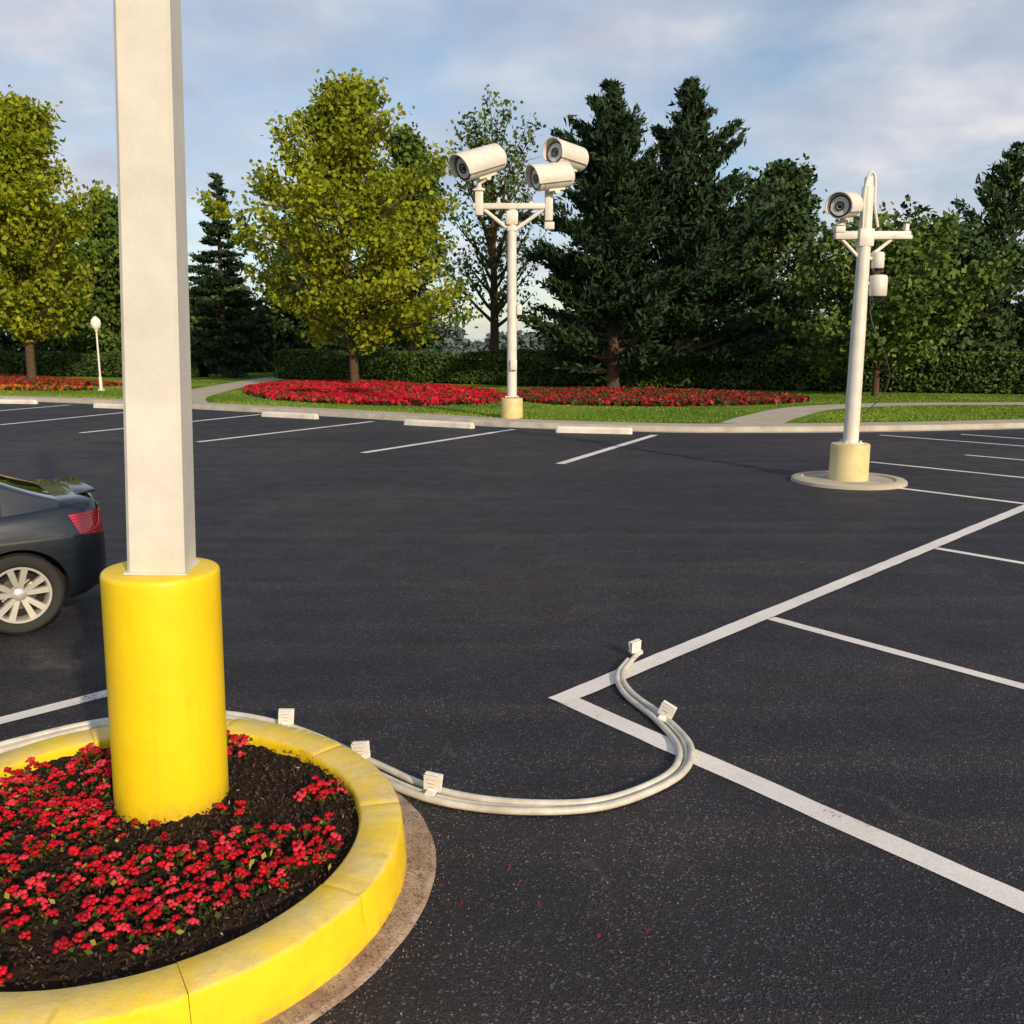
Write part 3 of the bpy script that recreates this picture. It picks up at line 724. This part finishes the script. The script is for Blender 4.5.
bm = bmesh.new(); add_lathe(bm, (X1, Y1, 0.0), (0, 0, 1), [(0, .75), (.045, .75)], 64); bm_obj('gravel_fill', bm, M_CONC, isl, False)

gl = empty('garden_lamp_post', (-21.4, 46.6, .11))
bm = bmesh.new()
add_lathe(bm, (0, 0, 0), (0, 0, 1), [(0, .18), (.08, .18), (.1, .09), (.7, .075), (.75, .05), (3.0, .045), (3.05, .09), (3.12, .09)], 16)
bm_obj('post', bm, M_WHITE, gl, True, 40)
bm = bmesh.new(); add_lathe(bm, (0, 0, 3.12), (0, 0, 1), [(0, .1), (.1, .2), (.3, .26), (.5, .22), (.62, .1)], 20); bm_obj('globe', bm, pm('opal_globe', (.8, .79, .75), .25), gl)
bm = bmesh.new(); add_lathe(bm, (0, 0, 3.7), (0, 0, 1), [(0, .14), (.04, .12), (.1, .03)], 16); bm_obj('cap', bm, M_WHITE, gl)

# ------------------------------------------------------------------ far flower beds and hedge
def in_poly(P, poly):
    x, y = P[:, 0], P[:, 1]; c = np.zeros(len(P), bool); n = len(poly); j = n - 1
    for i in range(n):
        xi, yi = poly[i]; xj, yj = poly[j]
        t = ((yi > y) != (yj > y)) & (x < (xj - xi) * (y - yi) / (yj - yi + 1e-9) + xi); c ^= t; j = i
    return c
def far_bed(name, poly, n, red=(0.50, .010, .03), green=(.03, .06, .012), frac=.75, hh=.14):
    sm = catmull([(p[0], p[1], 0) for p in poly], 6, True); pl_ = [(p.x, p.y) for p in sm]
    root = empty(name)
    o = poly_sheet('bed_soil', pl_, .127, M_SOIL); o.parent = root
    A = np.array(pl_); lo, hi = A.min(0), A.max(0); P = rng.uniform(lo, hi, (n * 3, 2)); P = P[in_poly(P, pl_)][:n]
    k = len(P); zr = rng.uniform(0, 1, k); Z = 0.14 + zr * hh + .03 * np.sin(P[:, 0] * 2) * np.sin(P[:, 1] * 1.7)
    P3 = np.column_stack([P, Z]); t = rng.random(k)
    pat = 0.5 + 0.5 * np.sin(P[:, 0] * 1.1 + 2 * np.sin(P[:, 1] * .7)) * np.sin(P[:, 1] * .9)
    isred = (t < frac * (0.75 + .35 * pat)) & (zr > .2)
    C = np.where(isred[:, None], np.array(red) * rng.uniform(.6, 1.4, (k, 1)), np.array(green) * rng.uniform(.6, 1.5, (k, 1)))
    quads_mesh('blooms', leaf_quads(P3, .22, .17, None, 0, 1.0), C, M_PETAL, root)
far_bed('far_flower_bed', [(-14.2, 47.6), (-14.4, 55.6), (-10.7, 58.5), (-3.5, 50), (-.5, 42), (-.8, 35.4), (-4.9, 34.0), (-10.5, 38.4)], 26000, (0.55, .012, .035), frac=.80)
far_bed('far_flower_bed', [(0.4, 44.5), (7.3, 46.2), (12.4, 38.4), (9.6, 34.4), (3.4, 33.6), (0.5, 37)], 19000, (0.36, .018, .03), frac=.55)
far_bed('far_flower_bed', [(-46, 78), (-25.6, 56.6), (-23.2, 52.0), (-29.6, 54), (-42, 64), (-60, 78)], 20000, (0.40, .03, .02), frac=.6)
far_bed('far_flower_bed', [(-44, 58), (-24.0, 48.6), (-23.4, 46.6), (-30, 48.0), (-46, 54)], 12000, (0.50, .13, .02), frac=.7)

def hedge(name, pts, w, h, n):
    root = empty(name); L = catmull([(p[0], p[1], 0) for p in pts], 8)
    bm = bmesh.new()
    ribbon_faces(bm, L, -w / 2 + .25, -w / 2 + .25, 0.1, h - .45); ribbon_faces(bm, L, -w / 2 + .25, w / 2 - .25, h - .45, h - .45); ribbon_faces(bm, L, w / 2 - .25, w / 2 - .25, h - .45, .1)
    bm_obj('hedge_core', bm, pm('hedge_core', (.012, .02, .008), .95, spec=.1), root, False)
    A = np.array([(p.x, p.y) for p in L]); seg = rng.integers(0, len(A) - 1, n); t = rng.random((n, 1))
    p = A[seg] * (1 - t) + A[seg + 1] * t; d = unit(A[seg + 1] - A[seg]); nn = np.column_stack([-d[:, 1], d[:, 0]])
    # the hedge is a row of closely clipped shrubs: each swells between narrow joints
    s = p[:, 0] * .42; swell = np.abs(np.cos(s)) ** .35
    hh = h * (.80 + .22 * swell + .04 * np.sin(p[:, 0] * .23)); ww = w * (.86 + .18 * swell)
    face = rng.random(n); off = np.where(face < .55, -ww / 2, np.where(face < .7, ww / 2, rng.uniform(-.5, .5, n) * ww))
    z = np.where(face < .7, rng.uniform(.12, 1, n) * hh, hh) + rng.normal(0, .05, n)
    off = (off + rng.normal(0, .06, n)) * (1 - .16 * np.clip(z / h, 0, 1) ** 4); P = np.column_stack([p + nn * off[:, None], z])
    m = np.clip(rng.normal(.45, .22, n) * (.45 + .6 * swell) + .2 * np.sin(p[:, 0] * 2.2) * np.sin(z * 3), 0, 1)[:, None]
    quads_mesh('hedge_leaves', leaf_quads(P, .20, .15), np.array((.02, .04, .012)) * (1 - m) + np.array((.085, .14, .025)) * m, M_DLEAF, root)
hedge('hedge', [(-17, 67), (-10, 62), (-2, 56), (4, 52.5), (14, 47.5), (24, 43.5), (36, 40), (60, 46)], 1.8, 2.05, 50000)
hedge('hedge', [(-70, 88), (-50, 80), (-34, 72), (-24, 70)], 1.8, 2.0, 16000)

# ------------------------------------------------------------------ car
def build_car(name, loc, rotz):
    root = empty(name, loc, rotz)
    paint, nt, b = new_mat('car_paint'); v = objvec(nt)
    nt.links.new(mix(nt, ramp(nt, noise_tex(nt, v, 3, 6, .6), [(0.4, 0), (0.8, .5)]), (0.006, 0.012, 0.022), (0.012, 0.017, 0.025)), b.inputs['Base Color'])
    b.inputs['Metallic'].default_value = .3; b.inputs['Roughness'].default_value = .3; b.inputs['Coat Weight'].default_value = 1; b.inputs['Coat Roughness'].default_value = .04
    glass, nt, b = new_mat('car_glass'); b.inputs['Base Color'].default_value = (.012, .016, .018, 1); b.inputs['Roughness'].default_value = .03; b.inputs['Coat Weight'].default_value = 1
    red, nt, b = new_mat('tail_light_red'); v = objvec(nt); wv = N(nt, 'ShaderNodeTexWave'); wv.inputs['Scale'].default_value = 14; wv.bands_direction = 'Z'; nt.links.new(v, wv.inputs['Vector'])
    nt.links.new(mix(nt, wv.outputs['Fac'], (.60, .012, .03), (.30, .004, .012)), b.inputs['Base Color']); b.inputs['Roughness'].default_value = .12; b.inputs['Coat Weight'].default_value = 1
    gap = pm('panel_gap', (.004, .004, .004), .8); rub = pm('tyre_rubber', (.018, .018, .018), .8, bs=60)
    chrome = pm('chrome_trim', (.6, .6, .6), .2, metal=1.0); alloy = pm('alloy_wheel', (.72, .70, .66), .3, metal=.6); dark = pm('dark_liner', (.008, .008, .008), .9)
    lampm, nt, b = new_mat('head_light'); b.inputs['Base Color'].default_value = (.6, .62, .65, 1); b.inputs['Roughness'].default_value = .05; b.inputs['Metallic'].default_value = .6
    X = [-.73, -.715, -.67, -.58, -.46, -.30, 0, .5, 1.2, 2.0, 2.45, 2.8, 3.1, 3.35, 3.48, 3.52]
    Wd = [.36, .52, .66, .77, .835, .865, .88, .885, .885, .885, .88, .86, .82, .74, .60, .42]
    Zt = [.80, .93, 1.0, 1.025, 1.035, 1.03, 1.0, .97, .96, .97, .97, .93, .86, .78, .68, .60]
    Zb = [.42, .36, .30, .26, .22, .20, .19, .19, .19, .19, .19, .19, .20, .22, .28, .34]
    Zs = [.70, .76, .82, .86, .88, .89, .90, .90, .90, .89, .88, .84, .77, .70, .62, .54]
    xs = []
    for i in range(len(X) - 1):
        for k in range(4): xs.append(X[i] + (X[i + 1] - X[i]) * k / 4)
    xs.append(X[-1])
    def sm(Y):
        pts = catmull([(X[i], Y[i], 0) for i in range(len(X))], 8); px = [p.x for p in pts]; py = [p.y for p in pts]
        return lambda x: float(np.interp(x, px, py))
    fW, fT, fB, fS = sm(Wd), sm(Zt), sm(Zb), sm(Zs)
    bm = bmesh.new(); rings = []
    for x in xs:
        w, zt, zb, zs = fW(x), fT(x), fB(x), fS(x); h = zs - zb
        half = [(w * .80, zb), (w * .93, zb + .03), (w * .975, zb + h * .2), (w * .995, zb + h * .45), (w, zb + h * .68), (w * .985, zb + h * .86), (w * .955, zs), (w * .90, zs + (zt - zs) * .55), (w * .78, zs + (zt - zs) * .88), (w * .45, zt), (0, zt + .012)]
        cv = catmull([(p[0], p[1], 0) for p in half], 3)
        pr = [(p.x, p.y) for p in cv]; full = pr + [(-a, z) for a, z in reversed(pr[:-1])]
        rings.append([bm.verts.new((x, yy, z)) for yy, z in full])
    n = len(rings[0])
    for a, b_ in zip(rings, rings[1:]):
        for i in range(n): bm.faces.new((a[i], a[(i + 1) % n], b_[(i + 1) % n], b_[i]))
    bm.faces.new(list(reversed(rings[0]))); bm.faces.new(rings[-1])
    def cut(co, no): bmesh.ops.bisect_plane(bm, geom=bm.verts[:] + bm.edges[:] + bm.faces[:], plane_co=co, plane_no=no)
    for x in (.452, .460, 1.392, 1.400, 2.292, 2.300): cut((x, 0, 0), (1, 0, 0))
    TL = (-.40, 0, .90); TN = Vector((1, 0, -.45))
    cut(TL, TN); cut((-.4, 0, .755), (-.15, 0, 1)); cut((-.4, 0, .905), (.05, 0, 1)); cut((0, 0, .585), (0, 0, 1)); cut((0, 0, .579), (0, 0, 1)); cut((0, 0, .34), (0, 0, 1))
    cut((0, .42, 0), (0, 1, 0)); cut((0, -.42, 0), (0, 1, 0))
    bmesh.ops.recalc_face_normals(bm, faces=bm.faces[:])
    for f in bm.faces:
        c = f.calc_center_median(); f.material_index = 0
        for gx in (.456, 1.396, 2.296):
            if abs(c.x - gx) < .0045 and c.z > .27 and c.z < .93: f.material_index = 1
        if (c - Vector(TL)).dot(TN) < 0 and (c - Vector((-.4, 0, .755))).dot(Vector((-.15, 0, 1))) > 0 and (c - Vector((-.4, 0, .905))).dot(Vector((.05, 0, 1))) < 0 and abs(c.y) > .42: f.material_index = 2
        if c.x < -.3 and .579 < c.z < .585: f.material_index = 1
        if (c.x < -.45 or c.x > 3.2) and c.z < .34: f.material_index = 3
        if c.x > 3.05 and .60 < c.z < .78 and abs(c.y) > .45: f.material_index = 4
        if c.x > 3.44 and abs(c.y) < .42 and c.z > .36: f.material_index = 3
        if c.z < .21: f.material_index = 3
    body = bm_obj('body', bm, [paint, gap, red, M_BLK, lampm], root, True, 32)
    cb = bmesh.new()
    for wx in (0, 2.62):
        for s in (-1, 1):
            add_lathe(cb, (wx, s * .60, .32), (0, s, 0), [(0, .365), (.5, .365)], 48)
    bmesh.ops.recalc_face_normals(cb, faces=cb.faces[:])
    cutter = bm_obj('cutter', cb, dark, root, False)
    mod = body.modifiers.new('arch', 'BOOLEAN'); mod.operation = 'DIFFERENCE'; mod.object = cutter; mod.solver = 'EXACT'
    try: mod.material_mode = 'TRANSFER'
    except Exception: pass
    bpy.context.view_layer.update()
    dg = bpy.context.evaluated_depsgraph_get(); me2 = bpy.data.meshes.new_from_object(body.evaluated_get(dg), depsgraph=dg)
    body.modifiers.clear(); body.data = me2; me2.set_sharp_from_angle(angle=rad(32)); bpy.data.objects.remove(cutter)
    GX = [-.34, -.15, .15, .45, .72, 1.05, 1.38, 1.64, 2.0, 2.42]
    GZ = [1.03, 1.10, 1.235, 1.345, 1.40, 1.43, 1.42, 1.38, 1.21, .965]
    pts = catmull([(GX[i], GZ[i], 0) for i in range(len(GX))], 7); bm = bmesh.new(); rings = []
    extra = [.19, .25, .99, 1.05, 1.07, .45, 1.9]
    gxs = sorted(set([round(p.x, 4) for p in pts] + extra)); px = [p.x for p in pts]; py = [p.y for p in pts]
    for x in gxs:
        zt = float(np.interp(x, px, py)); zb = fS(x) + .02; zb = min(zb, zt - .005)
        hgt = max(.01, zt - zb); wb = .82 * min(1, fW(x) / .885); ins = .20 * hgt / .5
        half = [(wb, zb), (wb - .006, zb + hgt * .06), (wb - ins * .85, zb + hgt * .86), (wb - ins * 1.1, zb + hgt * .935), (wb - ins * 1.6, zb + hgt * .985), (wb * .45, zt + .008), (0, zt + .015)]
        full = half + [(-a, z) for a, z in reversed(half[:-1])]
        rings.append([bm.verts.new((x, a, z)) for a, z in full])
    n = len(rings[0])
    for k, (a, b_) in enumerate(zip(rings, rings[1:])):
        xm = (gxs[k] + gxs[k + 1]) / 2
        for i in range(n - 1):
            f = bm.faces.new((a[i], a[i + 1], b_[i + 1], b_[i])); j = min(i, n - 2 - i)
            mi = 0
            if j == 1:
                if .19 > xm > .05 or .25 < xm < .99 or 1.05 < xm < 1.9: mi = 1
                elif xm > .19 and xm < 1.06: mi = 2
            if j == 0 and 0.05 < xm < 1.9: mi = 3
            if j >= 4 and (xm < .42 or xm > 1.66): mi = 1
            f.material_index = mi
    bmesh.ops.recalc_face_normals(bm, faces=bm.faces[:])
    bm_obj('greenhouse', bm, [paint, glass, M_BLK, chrome], root, True, 28)
    bm = bmesh.new(); add_box(bm, (-.60, 0, 1.035), (.16, 1.0, .022), Matrix.Rotation(rad(8), 3, 'Y'), .010); bm_obj('spoiler_lip', bm, paint, root)
    bm = bmesh.new()
    for s in (-1, 1):
        for x in (.62, 1.55): add_box(bm, (x, s * .888, .80), (.17, .03, .028), None, .01)
    bm_obj('door_handles', bm, paint, root)
    bm = bmesh.new()
    for s in (-1, 1): add_box(bm, (1.98, s * 1.0, .99), (.12, .2, .13), None, .04); add_box(bm, (2.0, s * .88, .95), (.06, .12, .04), None, .01)
    bm_obj('door_mirrors', bm, paint, root)
    bm = bmesh.new(); add_box(bm, (-.738, 0, .70), (.012, .50, .11), None, .003, 0)
    bm_obj('number_plate', bm, M_WHITE, root)
    bm = bmesh.new()
    for s in (-1, 1): add_tube(bm, (-.56, s * .5, .27), (-.72, s * .5, .27), .035)
    bm_obj('exhaust_tips', bm, chrome, root)
    for wi, (wx, s) in enumerate([(0, 1), (0, -1), (2.62, 1), (2.62, -1)]):
        bm = bmesh.new(); yo = s * .86; d = Vector((0, s, 0))
        R_ = .32
        add_lathe(bm, (wx, yo - s * .21, R_), d, [(0.0, .215), (.0, .29), (.02, .312), (.05, .32), (.16, .32), (.19, .312), (.207, .29), (.205, .25), (.195, .228), (.18, .218)], 56, 0, False)
        add_lathe(bm, (wx, yo - s * .21, R_), d, [(.02, .218), (.185, .214), (.20, .222), (.204, .224), (.203, .207), (.19, .200), (.12, .195), (.04, .19)], 56, 1, False)
        add_lathe(bm, (wx, yo - s * .12, R_), d, [(0, .20), (.01, .20)], 40, 2)
        add_lathe(bm, (wx, yo - s * .105, R_), d, [(0, .13), (.012, .13)], 40, 3)
        add_lathe(bm, (wx, yo - s * .10, R_), d, [(0, .055), (.075, .05), (.085, .035), (.088, .01)], 24, 1)
        for k in range(5):
            for dlt in (-.20, .20):
                a0 = 2 * math.pi * k / 5 + .3; ai = a0 + dlt * .9; ao = a0 + dlt * 1.25
                pi_ = Vector((wx + .035 * math.cos(ai), yo - s * .028, R_ + .035 * math.sin(ai))); po = Vector((wx + .205 * math.cos(ao), yo - s * .014, R_ + .205 * math.sin(ao)))
                u = (po - pi_).normalized(); t = d.cross(u).normalized()
                vs = []
                for P_, wd in ((pi_, .017), (po, .024)):
                    vs += [bm.verts.new(P_ - t * wd), bm.verts.new(P_ + t * wd), bm.verts.new(P_ + t * wd * 1.2 - d * .035), bm.verts.new(P_ - t * wd * 1.2 - d * .035)]
                for q in ((0, 1, 5, 4), (1, 2, 6, 5), (2, 3, 7, 6), (3, 0, 4, 7), (0, 3, 2, 1), (4, 5, 6, 7)): bm.faces.new([vs[z] for z in q]).material_index = 1
        bmesh.ops.recalc_face_normals(bm, faces=bm.faces[:])
        bm_obj('wheel_%d' % (wi + 1), bm, [rub, alloy, dark, chrome], root, True, 35)
    return root
PH = rad(37); WC = Vector((-3.86, 6.72))   # tyre contact of the near rear wheel
org = WC - 0.80 * Vector((math.sin(PH), -math.cos(PH)))
build_car('parked_car', (org.x, org.y, 0.0), math.pi + PH)

# ------------------------------------------------------------------ world, sun, camera
SUN_EL, SUN_ROT = rad(22), rad(150)
w = bpy.data.worlds.new('World'); scene.world = w; w.use_nodes = True
nt = w.node_tree; bg = nt.nodes['Background']; bg.inputs['Strength'].default_value = 0.14
sky = N(nt, 'ShaderNodeTexSky', sky_type='NISHITA'); sky.sun_disc = False; sky.sun_elevation = SUN_EL; sky.sun_rotation = SUN_ROT
sky.air_density = 1.0; sky.dust_density = 1.0
tc = N(nt, 'ShaderNodeTexCoord'); sx = N(nt, 'ShaderNodeSeparateXYZ'); nt.links.new(tc.outputs['Generated'], sx.inputs[0])
zz = N(nt, 'ShaderNodeMath', operation='ADD'); zz.inputs[1].default_value = 0.26; nt.links.new(sx.outputs['Z'], zz.inputs[0])
zm = N(nt, 'ShaderNodeMath', operation='MAXIMUM'); zm.inputs[1].default_value = 0.05; nt.links.new(zz.outputs[0], zm.inputs[0])
dx = N(nt, 'ShaderNodeMath', operation='DIVIDE'); nt.links.new(sx.outputs['X'], dx.inputs[0]); nt.links.new(zm.outputs[0], dx.inputs[1])
dy = N(nt, 'ShaderNodeMath', operation='DIVIDE'); nt.links.new(sx.outputs['Y'], dy.inputs[0]); nt.links.new(zm.outputs[0], dy.inputs[1])
cx = N(nt, 'ShaderNodeCombineXYZ'); nt.links.new(dx.outputs[0], cx.inputs[0]); nt.links.new(dy.outputs[0], cx.inputs[1])
n1 = noise_tex(nt, cx.outputs[0], 1.7, 5, 0.52, 0.1); n2 = noise_tex(nt, cx.outputs[0], 2.6, 5, 0.55, 0.1)
mask = ramp(nt, n1, [(0.38, 0.10), (0.50, 0.55), (0.62, 0.95)])
ccol = ramp(nt, n2, [(0.32, (0.46, 0.50, 0.62)), (0.50, (0.60, 0.63, 0.72)), (0.66, (0.84, 0.82, 0.83))])
vm = N(nt, 'ShaderNodeVectorMath', operation='SCALE'); vm.inputs['Scale'].default_value = 1.0 / 0.14; nt.links.new(ccol, vm.inputs[0])
nt.links.new(mix(nt, mask, sky.outputs[0], vm.outputs[0]), bg.inputs['Color'])

sun = bpy.data.lights.new('sun', 'SUN'); sun.energy = 4.3; sun.angle = rad(1.2); sun.color = (1.0, 0.80, 0.53)
so = bpy.data.objects.new('sun', sun); COL.objects.link(so)
S = Vector((math.sin(SUN_ROT) * math.cos(SUN_EL), math.cos(SUN_ROT) * math.cos(SUN_EL), math.sin(SUN_EL)))
so.rotation_euler = S.to_track_quat('Z', 'Y').to_euler()

cam = bpy.data.cameras.new('camera'); co = bpy.data.objects.new('camera', cam); COL.objects.link(co)
co.location = (0, 0, 2.2); co.rotation_euler = (rad(90 - 10.35), 0, 0)
cam.sensor_width = 36; cam.lens = 36 * 887 / 1024; cam.clip_end = 4000; cam.clip_start = 0.05
scene.camera = co
scene.view_settings.view_transform = 'Standard'; scene.view_settings.look = 'None'; scene.view_settings.exposure = 0
